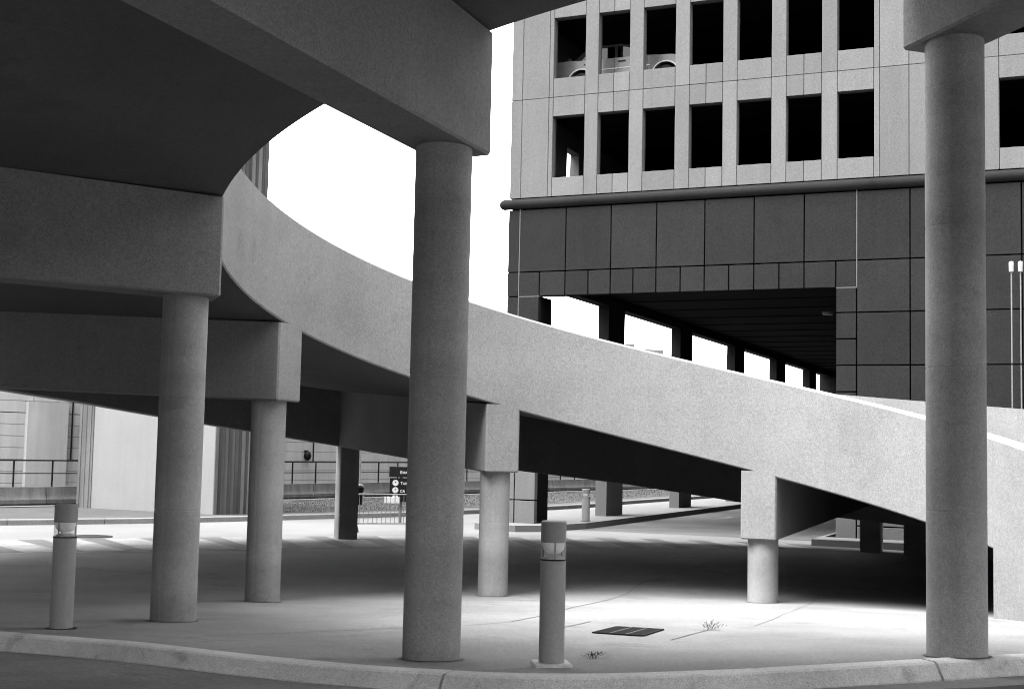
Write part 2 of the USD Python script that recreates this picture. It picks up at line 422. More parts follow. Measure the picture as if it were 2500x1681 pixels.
cj.part('joint', crack([(2.94, 16.02), (4.28, 20.0), (5.6, 24)], .010, 8), M['joint'])
cj.part('joint', crack([(-9, 18.0), (-5.5, 19.4), (-2, 20.6), (1, 21.6)], .02, 9), M['joint'])

def ring_on(cx, cy, r0, r1, n=40):
    V = []
    for i in range(n):
        a = 2 * math.pi * i / n; k = r1 + .02 * (meshkit.noise(np.array([[cx + math.cos(a) * 1.5, cy + math.sin(a) * 1.5, 0]]), 4)[0] - .5)
        for r_ in (r0, k): V.append((cx + r_ * math.cos(a), cy + r_ * math.sin(a), court(cx + r_ * math.cos(a), cy + r_ * math.sin(a)) + .006))
    F = [(2 * i, 2 * i + 1, (2 * i + 3) % (2 * n), (2 * i + 2) % (2 * n)) for i in range(n)]
    return np.array(V), np.array(F)
for i_ in range(6):
    b_ = math.radians(65.37 + 45 * i_)
    cj.part('column_joint', ring_on(1.797 + 5.84 * math.cos(b_), 16.92 + 5.84 * math.sin(b_), .24, .282), M['joint'])
# drain grate
g0, g1, g2, g3 = [np.array(p) for p in ((.93, 14.30), (1.27, 15.33), (1.74, 14.97), (1.41, 13.91))]
gt = Thing('drain_grate', (1.33, 14.6, court(1.3, 14.6)), 'dark iron drain grate set in the bright court paving', 'drain grate')
def quadpt(a, b): return (g0 * (1 - a) + g3 * a) * (1 - b) + (g1 * (1 - a) + g2 * a) * b
def slab_on(p, w, q, h0, h1):
    """A bar from p to q (2-D) of width w lying on the court."""
    p, q = np.asarray(p), np.asarray(q); t = (q - p) / np.linalg.norm(q - p); n = np.array([-t[1], t[0]]) * w / 2
    c = [p - n, q - n, q + n, p + n]
    v = np.array([(*k, court(*k) + h) for h in (h0, h1) for k in c])
    f = np.array([(0, 3, 2, 1), (4, 5, 6, 7), (0, 1, 5, 4), (1, 2, 6, 5), (2, 3, 7, 6), (3, 0, 4, 7)])
    return v, f
pit = np.array([(*quadpt(a, b), court(*quadpt(a, b)) + .006) for a, b in ((0, 0), (1, 0), (1, 1), (0, 1))])
gt.part('pit', (pit, np.array([(0, 1, 2, 3)])), M['metal_dark'])
gt.part('frame', join(*[slab_on(quadpt(*a), .035, quadpt(*b), .004, .016) for a, b in (((0, 0), (1, 0)), ((1, 0), (1, 1)), ((1, 1), (0, 1)), ((0, 1), (0, 0)))]), M['iron'])
for k in range(1, 3):
    gt.part('cross_bar', slab_on(quadpt(k / 3, .02), .014, quadpt(k / 3, .98), .005, .017), M['steel'])
for k in range(3):
    for j in range(1, 6):
        a = (k + j / 6) / 3
        gt.part('bar', slab_on(quadpt(a, .02), .022, quadpt(a, .98), .004, .013), M['iron'])

# ------------------------------------------------------------------ the spiral ramp
CEN = np.array([1.797, 16.92]); A0 = 65.37
def zl(a): return EYE - 1.403 + 1.005 * (min(a, 312) - A0) / 45 + max(0, a - 312) * .02      # underside of the cap beams at the inner edge
GA = [20, 40, 63.3, 67.8, 76.1, 86.4, 93.3, 105.3, 111.7, 119.3, 127, 133.5, 141, 152]
GB = [-2.60, -2.12, -1.57, -1.48, -1.19, -.81, -.61, -.275, -.02, .27, .555, .80, 1.02, 1.27]
def gb(a):
    if a >= 152: return zl(a) + .735
    if a <= 20: return EYE - 2.6
    return float(np.interp(a, GA, GB)) + EYE
def so(a): return zl(a) + 1.65                              # slab soffit at the outer edge
RI, RO = 5.5, 16.5
AT, SPM = 312.0, 0.5                                        # past this angle the deck runs straight, SPM metres per "degree"
def frame(a):
    b = math.radians(min(a, AT)); s = max(0, a - AT) * SPM
    R = np.array([math.cos(b), math.sin(b)]); T = np.array([-R[1], R[0]])
    return R, T, CEN + T * s
def pol(r, a):
    R, T, C = frame(a)
    return tuple(C + R * r)

def helix(prof, a0, a1, step=1.5):
    """prof(a) gives a closed list of (r, z)."""
    n = int(round((a1 - a0) / step)) + 1
    A = np.linspace(a0, a1, n); V = []
    for a in A:
        P = prof(a); m = len(P)
        V += [(*pol(r, a), z) for r, z in P]
    F = []
    for i in range(n - 1):
        for j in range(m):
            p, q = i * m + j, i * m + (j + 1) % m
            F += [(p, q, q + m), (p, q + m, p + m)]
    cap = trimesh.creation.triangulate_polygon(__import__('shapely').geometry.Polygon(prof(A[0])), engine='earcut') if False else None
    for j in range(1, m - 1):
        F += [(0, j + 1, j), ((n - 1) * m, (n - 1) * m + j, (n - 1) * m + j + 1)]
    mesh = trimesh.Trimesh(np.array(V), np.array(F), process=False)
    if mesh.volume < 0: mesh.invert()
    return mesh

AS, AE = -28, 358
ramp = Thing('spiral_ramp', (CEN[0], CEN[1], -.6), 'curved concrete car ramp on round columns, winding up and overhead', 'ramp')
def p_par(a):
    z = zl(a)
    lo = z + 1.09
    return [(RI + .018, lo), (RI, lo + .02), (RI, z + 2.63), (RI + .04, z + 2.665), (RI + .25, z + 2.665), (RI + .25, lo + .03), (RI + .03, lo + .03)]
def p_slab(a):
    z = zl(a); s = (so(a) - z - 1.095) / (16.12 - RI)
    zi = z + 1.096 + s * .2
    return [(RI + .022, z + 1.086), (16.12, so(a)), (16.12, so(a) + .32), (RI + .2, zi + .32), (RI + .2, zi + .05), (RI + .022, z + 1.10)]
def p_out(a):
    z = zl(a)
    return [(16.1, gb(a) + .02), (16.12, gb(a)), (RO - .02, gb(a)), (RO, gb(a) + .02), (RO, z + 2.80), (16.1, z + 2.80)]
ramp.part('inner_parapet', helix(p_par, 22.4, AE), M['concrete'], smooth=30, label='smooth curved parapet facing the court')
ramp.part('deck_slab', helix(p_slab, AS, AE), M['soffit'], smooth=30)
ramp.part('outer_girder', helix(p_out, AS, AE), M['concrete'], smooth=30)
# solid foot of the ramp
def p_foot(a):
    z = zl(a); lo = -1.2
    return [(RI, lo), (RI, max(z + 2.63, lo + .3)), (RI + .04, max(z + 2.665, lo + .35)), (RI + .25, max(z + 2.665, lo + .35)), (RI + .25, lo)]
ramp.part('abutment', helix(p_foot, AS, 22.38), M['concrete'], smooth=30, label='solid wall carrying the foot of the ramp')
def p_ofoot(a):
    return [(16.14, -1.2), (RO - .04, -1.2), (RO - .04, gb(a) + .3), (16.14, gb(a) + .3)]
ramp.part('outer_foot_wall', helix(p_ofoot, AS, 62.6), M['concrete'], smooth=30)
def p_end(a):
    z = zl(a)
    return [(RI + .26, -1.2), (16.13, -1.2), (16.13, max(so(a) + .1, -1.1)), (RI + .26, max(z + 1.2, -1.1))]
ramp.part('end_wall', helix(p_end, 21.0, 22.3, .65), M['concrete'])

def pier(a, r, ztop, zbot, h=.235):
    R, T, C = frame(a); m = bbox(-h, h, -h, h, zbot - .15, ztop + .03, .02); w = np.array(m.vertices)
    xy = C + R * r + w[:, :1] * R + w[:, 1:2] * T
    return np.column_stack([xy, w[:, 2]]), np.array(m.faces)

def cap_beam(a):
    R, T, C = frame(a)
    z = zl(a); hw = .295; c = .022
    P = []
    for rr, zb, zt in ((RI - .003, z, z + 1.12), (16.53, z + .033 * 11, min(so(a) + .05, z + 1.75))):
        e = c if rr < 10 else -c
        for o in (-1, 1):
            xy = lambda dr, do: C + R * (rr + dr) + T * o * (hw - do)
            P += [(*xy(0, c), zb + c), (*xy(e, 0), zb + c), (*xy(e, c), zb), (*xy(0, c), zt), (*xy(e, 0), zt)]
    return trimesh.convex.convex_hull(np.array(P))

def column(a, r, ztop, zbot, rad=.25):
    x, y = pol(r, a)
    z0, z1 = zbot - .12, ztop + .02
    prof = [(rad, z0)]
    zs = [z for z in (zbot + 1.22, zbot + 2.44, zbot + 3.66, zbot + 4.88) if z < z1 - .3]
    for z in zs:                                            # faint lift joints left by the round forms
        prof += [(rad, z - .012), (rad - .003, z - .006), (rad - .003, z + .006), (rad, z + .012)]
    prof += [(rad, z1)]
    V, F = lathe(prof, (0, 0, 0), 72)
    for k in (50, 14):                                      # the two seams of the round form
        V[k::72, :2] *= 1 - .004 / rad
    V[:, :2] += (x, y)
    return V, F

for i in range(-1, 8):
    a = A0 + 45 * i if i < 6 else (324, 344)[i - 6]
    if i >= 0:
        ramp.part('cap_beam', cap_beam(a), M['concrete'], smooth=15)
        x, y = pol(5.84, a)
        ramp.part('column', column(a, 5.84, zl(a) + .01, court(x, y)), M['column'], smooth=30)
        x, y = pol(16.39, a)
        ramp.part('outer_pier', pier(a, 16.39, zl(a) + .36 if i else gb(a), bz(x, y)), M['column'])

# ------------------------------------------------------------------ unseen buildings, added behind and left to block low sky light
ob = Thing('added_rear_building', (0, -20, -.1), 'unseen pale building added behind the viewpoint to block the low sky', 'building')
ob.part('wall', box(-75, 75, -34, -20, -.2, 8.6), M['pale_bounce_wall'])
for k in range(-12, 13):
    ob.part('pilaster', box(k * 6 - .5, k * 6 + .5, -20.0, -19.6, -.15, 8.3), M['pale_bounce_wall'])
for k in range(3):
    ob.part('window_band', box(-74, 74, -20.05, -19.96, 1.0 + k * 2.6, 2.4 + k * 2.6), M['car_glass_solid'])
ob.part('coping', box(-75.2, 75.2, -34.2, -19.5, 8.6, 8.9), M['facade'])

lt = Thing('added_left_building', (-34, 20, -.55), 'unseen building added left of the court to block the low sky there', 'building')  # unseen volume, added to keep low sky light out from the left
lt.part('wall', box(-46, -25, -12, 33, -.8, 9.5), M['facade'])
for k in range(9):
    lt.part('pilaster', box(-25.0, -24.7, -11.5 + k * 5.4, -10.7 + k * 5.4, -.8, 9.2), M['facade_b'])
for k in range(3):
    lt.part('window_band', box(-25.03, -24.96, -10, 32, 1.2 + k * 2.8, 2.5 + k * 2.8), M['car_glass_solid'])
lt.part('coping', box(-46.2, -24.6, -12.2, 33.2, 9.5, 9.8), M['facade'])

# ------------------------------------------------------------------ parking garage
GG = math.radians(-23.686)
DU, DV = np.array([math.cos(GG), math.sin(GG)]), np.array([-math.sin(GG), math.cos(GG)])
P0 = np.array([-.16, 37.94])
def uv(u, v): return P0 + DU * u + DV * v
def ubox(u0, u1, v0, v1, z0, z1, c=0):
    m = bbox(u0, u1, v0, v1, z0, z1, c) if c else box(u0, u1, v0, v1, z0, z1)
    w = np.array(m.vertices); xy = P0 + w[:, :1] * DU + w[:, 1:2] * DV
    return np.column_stack([xy, w[:, 2] + EYE]), np.array(m.faces)
gar = Thing('parking_garage', (*uv(0, 0), RZ), 'pale panelled parking garage with black window openings over a dark granite base', 'building')
WIN = [(1.30, 2.26), (2.66, 3.58), (3.99, 4.91), (5.32, 6.25), (6.65, 7.58), (7.98, 8.91), (9.32, 10.25), (11.97, 12.93), (13.30, 14.23), (14.63, 15.56), (15.96, 16.89), (17.29, 18.22)]
UMAX, VMAX = 22.0, 46.0
back = []
def panel(u0, u1, z0, z1, mat, gap=.007, th=.2, name='wall_panel', v0=0.0):
    gar.part(name, ubox(u0 + gap, u1 - gap, v0 + rng.normal(0, .0012), v0 + th, z0 + gap, z1 - gap, .006), mat)
fac = [M['facade'], M['facade'], M['facade_b'], M['facade_c']]
pick = lambda: fac[int(rng.integers(0, 4))]
joints = [7.16, 10.03, 12.90, 15.77, 18.64]
for k in range(4):
    j0, j1 = joints[k], joints[k + 1]
    s0 = 7.71 + 2.87 * k; h0 = s0 + 1.76
    # solid strips
    solid = [(0, .34), (.34, 1.17), (1.17, 1.30)]
    for (a, b), (c, d) in zip(WIN[:-1], WIN[1:]):
        if c - b > 1:
            solid += [(b, b + .15), (b + .15, b + .88), (b + .88, c - .14), (c - .14, c)]
        else:
            solid += [(b, c)]
    solid += [(WIN[-1][1], 19.2), (19.2, UMAX)]
    for a, b in solid:
        panel(a, b, j0, j1, pick()); back.append(ubox(a, b, .2, .27, j0, j1))
    for n, (a, b) in enumerate(WIN):
        for z0, z1 in ((j0, s0), (h0, j1)):
            cells = [(a, (a + b) / 2), ((a + b) / 2, b)] if n % 2 else [(a, b)]
            for c, d in cells:
                panel(c, d, z0, z1, pick())
            back.append(ubox(a, b, .2, .27, z0, z1))
# granite base
gr = lambda: M['granite'] if rng.random() < .6 else M['granite_b']
BV = [.34, 1.76, 3.11, 4.43, 5.79, 7.14, 8.47, 9.82, 11.15, 12.48, 13.80, 15.13, 16.46, 17.79, 19.2, 20.6, UMAX]
HV = [.98, 2.45, 3.77, 5.12, 6.46, 7.81, 9.29]
G = .017
panel(-.02, .34, 5.02, 6.83, gr(), G, name='base_panel'); panel(-.02, .34, 4.32, 5.02, gr(), G, name='base_panel')
for a, b in zip(BV[:-1], BV[1:]):
    panel(a, b, 5.02, 6.83, gr(), G, name='base_panel')
small = sorted(BV[:8] + HV)
for a, b in zip(small[:-1], small[1:]):
    panel(a, b, 4.32, 5.02, gr(), G, name='base_panel')
RZS = [5.02, 3.67, 2.31, .95, -.41, -1.77, -2.3]
for a, b in zip(BV[7:-1], BV[8:]):
    for z1, z0 in zip(RZS[:-1], RZS[1:]):
        panel(a, b, z0, z1, gr() if z0 > -.5 else M['plinth'], G, name='base_panel')
for z1, z0 in zip([4.32, 3.67, 2.99, 2.31, 1.63, .95, .27, -.41, -1.44], [3.67, 2.99, 2.31, 1.63, .95, .27, -.41, -1.44, -2.3]):
    panel(9.29, 9.82, z0, z1, gr() if z0 > -.5 else M['plinth'], G, name='base_panel')
for z1, z0 in zip([4.32, 2.96, 1.6, .24, -.1, -1.44], [2.96, 1.6, .24, -.1, -1.44, -2.3]):
    for a, b in ((-.02, .34), (.34, .98)):
        panel(a, b, z0, z1, gr() if z0 > -.2 else M['plinth'], G, name='base_panel')
gback = [ubox(0.004, UMAX, .2, .3, 4.33, 7.16), ubox(9.31, UMAX, .2, .3, -2.3, 4.33), ubox(.01, .96, .2, 1.0, -2.3, 4.33)]
gback += [ubox(.006, .3, .03, .205, -2.3, 6.82)]
back += [ubox(.016, .3, .03, .205, 7.18, 18.6)]
gar.part('base_wall', join(*gback), M['mortar'])
gar.part('facade_wall', join(*back), M['mortar_light'])
for u in (.34, 9.82):                                        # the two pale sealant lines
    gar.part('sealant_line', ubox(u - .012, u + .012, .004, .2, 4.32 if u > 1 else 2.2, 6.86), M['facade'])
gar.part('sealant_line', ubox(9.30, 9.83, .004, .2, 4.31, 4.335), M['facade'])
gar.part('sealant_line', ubox(.34, .98, .004, .2, 4.31, 4.335), M['facade'])
# half-round string course
a, b = uv(-.16, .03), uv(UMAX, .03)
ends = join(cyl((*a, 6.995 + EYE), (*b, 6.995 + EYE), .146, n=24))
sph = trimesh.creation.icosphere(2, .146); sph.apply_scale([1, 1, 1]); sph.apply_translation([*a, 6.995 + EYE])
cor = gar.part('string_course', join(ends, sph), M['granite'], smooth=40)
# storeys, inside
for n, z in enumerate((7.44, 10.31, 13.18, 16.05, 18.9)):
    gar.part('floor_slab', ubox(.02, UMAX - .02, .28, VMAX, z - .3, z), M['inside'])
for n in range(4):
    z0, z1 = joints[n], joints[n + 1]
    sz = 7.71 + 2.87 * n
    w = [ubox(.0, .3, .27, 3.7, z0, z1), ubox(.0, .3, 4.75, VMAX, z0, z1), ubox(.0, .3, 3.7, 4.75, z0, sz + .2), ubox(.0, .3, 3.7, 4.75, sz + 1.75, z1)]
    gar.part('side_wall', join(*w), M['facade'])
gar.part('side_wall', ubox(UMAX - .3, UMAX, .3, VMAX, -2.3, 18.6), M['facade'])
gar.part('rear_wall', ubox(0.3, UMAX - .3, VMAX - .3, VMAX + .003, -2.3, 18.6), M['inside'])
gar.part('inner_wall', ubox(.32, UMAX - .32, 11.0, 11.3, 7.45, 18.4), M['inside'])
gar.part('roof', ubox(-.1, UMAX + .1, -.1, VMAX + .1, 18.66, 19.2), M['facade'])
# ground passage
gar.part('passage_wall', ubox(9.33, 9.6, .3, VMAX - .3, -2.3, 4.7), M['granite'])
for k in range(16):
    v = 2.0 + k * 2.75
    gar.part('ceiling_beam', ubox(1.1, 9.33, v, v + .4, 4.945, 5.0), M['inside'])
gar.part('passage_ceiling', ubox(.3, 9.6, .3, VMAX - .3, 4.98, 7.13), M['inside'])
gar.part('lintel', ubox(.72, 1.12, 1.0, VMAX - .31, 4.64, 4.99), M['granite'])
for v0, v1 in ((5.63, 7.21), (13.72, 15.36), (22.07, 23.80), (30.3, 32.4), (38.6, 40.5)):
    gar.part('side_pier', ubox(.74, 1.10, v0, v1, -.2, 4.65), M['granite_b'])
    gar.part('side_pier', ubox(.735, 1.105, v0 - .005, v1 + .005, -2.3, -.205), M['plinth'], label='pale lower half of a colonnade pier')
lz = uv(7.35, 9.6)
gar.part('ceiling_light', lathe([(.0, 4.62 + EYE), (.16, 4.62 + EYE), (.18, 4.66 + EYE), (.18, 4.71 + EYE)], (*lz, 0), 20), M['white'])

# pavements round the garage
def walk(poly_uv, z=-2.085, kerb=True, **kw):
    pts = [uv(*p) for p in poly_uv]
    return prism(pts, -.9, z + EYE)
solo('garage_pavement', walk([(-.45, -.9), (.3, -1.35), (.95, -1.3), (1.55, -.7), (2.0, 1.4), (2.0, 60), (-.45, 60)]), M['road'], label='pavement under the colonnade of the garage', kind='structure')
solo('garage_pavement', walk([(8.9, -1.1), (UMAX + 2, -1.1), (UMAX + 2, .05), (9.0, .05), (9.0, 44), (8.9, 44)]), M['road'], label='narrow pavement before the right part of the garage', kind='structure')
drive = [uv(*p) for p in ((2.02, .9), (8.88, .9), (8.88, 45), (2.02, 45))]
solo('garage_drive', sheet(drive, lambda x, y: -.551, 4), M['asphalt'], label='dark asphalt drive passing through the garage', kind='structure')
apron = [uv(*p) for p in ((2.05, 1.5), (2.6, -.6), (8.8, -.6), (8.88, .9), (2.02, 1.45))]

# service road, hatching
road = [(-40, 20.0), (-30, 24.4), (-9.9, 26.1), (-5.7, 28.5), (-3.1, 29.62), (.1, 30.4), (2.46, 30.9), (5.65, 31.7), (30, 30.9), (40, 34), (40, 42), (12, 40), (16, 76), (12, 72), (7.4, 61.6), (4.8, 56.5), (1.3, 49.5), (-1.3, 45.5), (-3.9, 42.1), (-5.4, 41.0), (-7.6, 38.5), (-13, 34.5), (-30, 26), (-40, 22)]
def rz(h=0): return lambda x, y: -.556 + h
solo('service_road', sheet([(-40, 19.5), (-30, 24.4), (-9.9, 26.1), (-5.7, 28.5), (-3.1, 29.62), (.1, 30.4), (2.46, 30.9), (5.65, 31.7), (30, 30.9), (40, 36), (24, 34), (16, 76), (12, 74), (-7.8, 39.4), (-40, 26)], rz(), 3), M['road'], label='bright concrete service road behind the ramp', kind='structure')
hn = smooth_line([(-14, 24.3), (-9.9, 26.16), (-5.7, 28.6), (-3.1, 29.7), (.1, 30.5), (2.46, 31.0), (5.65, 31.85), (9, 32.2)], 2)
hf = smooth_line([(-15.5, 27.0), (-11.2, 29.58), (-6.4, 32.2), (-3.5, 33.4), (.1, 34.2), (2.8, 34.8), (6.1, 34.4), (9, 33.2)], 2)
solo('hatched_strip', sheet([tuple(p + np.array([.0, .10])) for p in hn] + [tuple(p) for p in hf[::-1]], rz(.007), 1.0), M['hatch_dark'], label='dark strip of road carrying the painted hatching', kind='structure')
ht = Thing('road_hatching', (-3, 31.5, -.55), 'worn pale diagonal hatching painted on the dark strip of road', 'road marking')
NH, FH = resample(hn, .05), resample(hf, .05)
def hatch_at(l, s):  # l: X where the stripe meets the far edge
    i = int(np.argmin(np.abs(FH[:, 0] - l))); return FH[i]
def near_at(l):
    return NH[int(np.argmin(np.abs(NH[:, 0] - l)))]
for k in range(17):
    x0 = -12.8 + k * 1.19
    w = .70
    lean = float(np.interp(x0, [-12, -8, -4, 1, 5], [2.2, 1.6, 1.05, .65, .5]))
    qd = [hatch_at(x0, 0), hatch_at(x0 + w, 0), near_at(x0 + w + lean), near_at(x0 + lean)]
    if np.linalg.norm(qd[0] - qd[3]) > 7: continue
    ht.part('stripe', sheet([tuple(p) for p in qd], rz(.010), 1.5), M['paint'])
ht.part('edge_line', ribbon(hn + np.array([.0, -.08]), .38, rz(.0045)), M['paint'])
solo('drive_markings', join(ribbon([(3.0, 38.7), (6.9, 39.1)], .12, rz(.006)), ribbon([(3.6, 40.6), (7.3, 41.2)], .10, rz(.006))), M['paint'], label='pair of thin pale lines crossing the mouth of the garage drive', category='road marking')
solo('drive_arrow', join(ribbon([(7.0, 45.6), (7.6, 46.6)], .16, rz(.010)), ribbon([(7.95, 47.6), (7.55, 46.5), (8.0, 46.4)], .2, rz(.0105))), M['paint'], label='faint painted arrow on the dark garage drive', category='road marking')
mh = Thing('manhole_cover', (-9.6, 31.5, -.552), 'dark round manhole cover in the bright service road', 'manhole cover')
mh.part('cover', lathe([(.42, -.54), (.40, -.53), (.0, -.529)], (-9.7, 31.2, 0), 28), M['iron'])
mh.part('rim', lathe([(.50, -.546), (.49, -.537), (.43, -.536)], (-9.7, 31.2, 0), 28), M['iron'])

# far kerb, walk, verge
fk = smooth_line([(-40, 21.5), (-30, 26.2), (-20, 30.8), (-13.05, 34.44), (-9.56, 36.80), (-7.57, 38.6), (-5.35, 41.0), (-3.86, 42.3), (-1.34, 45.46), (1.34, 49.45), (3.38, 52.95), (4.81, 56.43), (7.37, 61.44), (15, 76)], 2)
fk3 = resample(np.column_stack([fk, np.full(len(fk), -.556)]), .5)
fkt = Thing('far_kerb', (-5.35, 41, -.55), 'far kerb of short stones along the service road', 'kerb', kind='structure')
bnd = list(range(0, len(fk3) - 1, 5)) + [len(fk3) - 1]
for a, b in zip(bnd[:-1], bnd[1:]):
    seg = fk3[a:b + 1].copy(); d0 = seg[1] - seg[0]; d1 = seg[-1] - seg[-2]
    seg[0] += d0 / np.linalg.norm(d0) * .012; seg[-1] -= d1 / np.linalg.norm(d1) * .012
    fkt.part('kerb_stone', sweep_strip(seg, [(0, -.1), (0.015, .13), (.035, .15), (.2, .15), (.2, -.1)]), M['far_kerb'], smooth=25)
fr = np.array([fk3[i, :2] + np.array([-(fk3[min(i + 1, len(fk3) - 1)] - fk3[max(i - 1, 0)])[1], (fk3[min(i + 1, len(fk3) - 1)] - fk3[max(i - 1, 0)])[0]]) / np.linalg.norm((fk3[min(i + 1, len(fk3) - 1)] - fk3[max(i - 1, 0)])[:2]) * .2 for i in range(len(fk3))])
BL = smooth_line([(-42, 24.5), (-30, 30), (-21, 36), (-15.7, 41.3), (-12.5, 45.2), (-8.57, 50.7), (-5, 56.3), (-1.47, 62.1), (2.0, 67.0), (7.2, 74.3), (18, 90)], 3)
walkz = lambda x, y: -.415
solo('far_walk', sheet([tuple(p) for p in fr] + [tuple(p) for p in BL[::-1]], walkz, 2.5), M['walk'], label='dark asphalt walk behind the far kerb', kind='structure')
vg = [tuple(p + np.array([-.9, .5])) for p in fr if p[0] > -7.0] + [tuple(p + np.array([.35, -.3])) for p in BL[::-1] if p[0] > -8.6]
solo('grass_verge', sheet(vg, lambda x, y: -.405, 1.5), M['grass'], label='dark mown grass verge between the far kerb and the low barrier', category='grass', kind='stuff')
gv = []
from shapely.geometry import Polygon, Point
PV = Polygon(vg).buffer(-.1)
r2 = np.random.default_rng(3)
bx = PV.bounds
while len(gv) < 9000:
    x, y = r2.uniform(bx[0], min(bx[2], 12)), r2.uniform(bx[1], bx[3])
    if y > 75 or not PV.contains(Point(x, y)): continue
    h, t, a = r2.uniform(.02, .05), r2.uniform(.0, .03), r2.uniform(0, 6.28)
    w = .012
    gv.append([(x - w * math.cos(a), y - w * math.sin(a), -.405), (x + w * math.cos(a), y + w * math.sin(a), -.405), (x + t * math.sin(a), y - t * math.cos(a), -.405 + h)])
solo('grass_tufts', (np.array(gv).reshape(-1, 3), np.arange(len(gv) * 3).reshape(-1, 3)), M['weed'], label='short grass blades growing on the far verge', category='grass', kind='stuff')
solo('path_edging', ribbon([(-9.2, 48.5), (-7.2, 47.3), (-6.0, 46.6), (-5.0, 45.6)], .22, lambda x, y: -.398), M['road'], label='pale edging line running aslant across the dark verge', category='edging')
solo('barrier_footing', ribbon(BL + np.array([.5, -.40]), .5, lambda x, y: -.392), M['road'], label='pale concrete strip along the foot of the low barrier', category='edging')

# low concrete barrier with railing, and the long wall behind
bar = Thing('barrier', (-8.57, 50.7, -.41), 'low stained concrete barrier below the dark railing', 'barrier')
B3 = resample(np.column_stack([BL, np.full(len(BL), -.45)]), .5)
bd = list(range(0, len(B3) - 1, 6)) + [len(B3) - 1]
for a, b in zip(bd[:-1], bd[1:]):
    seg = B3[a:b + 1].copy(); d0 = seg[1] - seg[0]; d1 = seg[-1] - seg[-2]
    seg[0] += d0 / np.linalg.norm(d0) * .01; seg[-1] -= d1 / np.linalg.norm(d1) * .01
    bar.part('block', sweep_strip(seg, [(0, .09), (0.0, .22), (.07, .36), (.09, .615), (.3, .615), (.32, .36), (.39, .0), (0.06, .0), (.06, .09)]), M['barrier'], smooth=25)
rail = Thing('railing', (-8.57, 50.9, .17), 'thin dark steel railing standing on the low barrier', 'railing')
R3 = resample(np.column_stack([BL, np.zeros(len(BL))]), 1.34)
t = np.gradient(R3[:, :2], axis=0); t /= np.linalg.norm(t, axis=1)[:, None]
R3[:, :2] += np.column_stack([-t[:, 1], t[:, 0]]) * .2
for p in R3:
    if -25 < p[0] < 9:
        rail.part('post', cyl((p[0], p[1], .16), (p[0], p[1], .985), .03, n=8), M['metal_dark'])
rr = R3[(R3[:, 0] > -25) & (R3[:, 0] < 9)]
for z, r_ in ((1.0, .028), (.59, .018)):
    rail.part('rail', tube([(x, y, z) for x, y, _ in rr], r_, 6), M['metal_dark'])

wl = Thing('long_wall', (-10, 52, -.45), 'long pale concrete wall of horizontal courses behind the railing', 'wall')
W3 = resample(np.column_stack([BL, np.zeros(len(BL))]), .5)
t = np.gradient(W3[:, :2], axis=0); t /= np.linalg.norm(t, axis=1)[:, None]; nW = np.column_stack([-t[:, 1], t[:, 0]])
W3[:, :2] += nW * 1.9
sel = [i for i in range(len(W3)) if -28 < W3[i, 0] < 12]
W3 = W3[sel[0]:sel[-1] + 1]
wl.part('core', sweep_strip(W3, [(.13, -.5), (.13, 4.42), (.45, 4.42), (.45, -.5)]), M['mortar_light'])
cz = [-.5, .23, .62] + [1.0 + .385 * k for k in range(10)]
bd = list(range(0, len(W3) - 1, 11)) + [len(W3) - 1]
for a, b in zip(bd[:-1], bd[1:]):
    if b - a < 2: continue
    for z0, z1 in zip(cz[:-1], cz[1:]):
        seg = W3[a:b + 1].copy(); d0 = seg[1] - seg[0]; d1 = seg[-1] - seg[-2]
        seg[0] += d0 / np.linalg.norm(d0) * .018; seg[-1] -= d1 / np.linalg.norm(d1) * .018
        gp = .022 if abs(z1 - 2.54) < .06 else .009
        wl.part('wall_panel', sweep_strip(seg, [(0.0, z0 + .006), (0.0, z1 - gp), (.14, z1 - gp), (.14, z0 + .006)]), M['wall_panel'])
wl.part('coping', sweep_strip(W3, [(-.06, 4.45), (-.06, 4.6), (.5, 4.6), (.5, 4.45)]), M['wall_panel'])
# a shallow pilaster on the wall
def wall_pt(x): return W3[int(np.argmin(np.abs(W3[:, 0] - x)))]
def wall_box(x, half, depth, z0, z1):
    i = int(np.argmin(np.abs(W3[:, 0] - x))); p = W3[i, :2]; tt = W3[min(i + 1, len(W3) - 1), :2] - W3[i - 1, :2]; tt /= np.linalg.norm(tt); nn = np.array([tt[1], -tt[0]])
    c = [p - tt * half - nn * .05, p + tt * half - nn * .05, p + tt * half + nn * depth, p - tt * half + nn * depth]
    return prism(c, z0, z1)
wl.part('pilaster', wall_box(-15.6, .75, .14, -.45, 2.9), M['wall_panel'])
for x, z0, z1 in ((-14.95, 1.0, 2.95), (-8.1, .95, 3.2)):
    i = int(np.argmin(np.abs(W3[:, 0] - x))); tt = W3[i + 1, :2] - W3[i - 1, :2]; tt /= np.linalg.norm(tt); c = W3[i, :2] + np.array([tt[1], -tt[0]]) * .03
    wl.part('conduit', cyl((*c, z0), (*c, z1), .028, n=8), M['metal_dark'])
for n, (x, z, lab) in enumerate(((-14.55, 2.03, 'dark round wall lamp left of the ribbed tower'), (-8.35, 1.22, 'small dark round wall lamp right of the ribbed tower'))):
    p = wall_pt(x); i = int(np.argmin(np.abs(W3[:, 0] - x))); tt = W3[i + 1, :2] - W3[i - 1, :2]; tt /= np.linalg.norm(tt); nn = np.array([tt[1], -tt[0]])
    c = p[:2] + nn * .0
    la = Thing('wall_lamp', (*c, z), lab, 'wall lamp', 'wall lamps on the long wall')
    s = trimesh.creation.icosphere(2, .24 if n == 0 else .17); s.apply_scale([.9, .9, 1.15]); s.apply_translation([*(c + nn * .16), z])
    la.part('shade', s, M['bin'], smooth=True)
    la.part('bracket', cyl((*(c + nn * .0), z + .18), (*(c + nn * .16), z + .18), .05, n=10), M['metal_dark'])

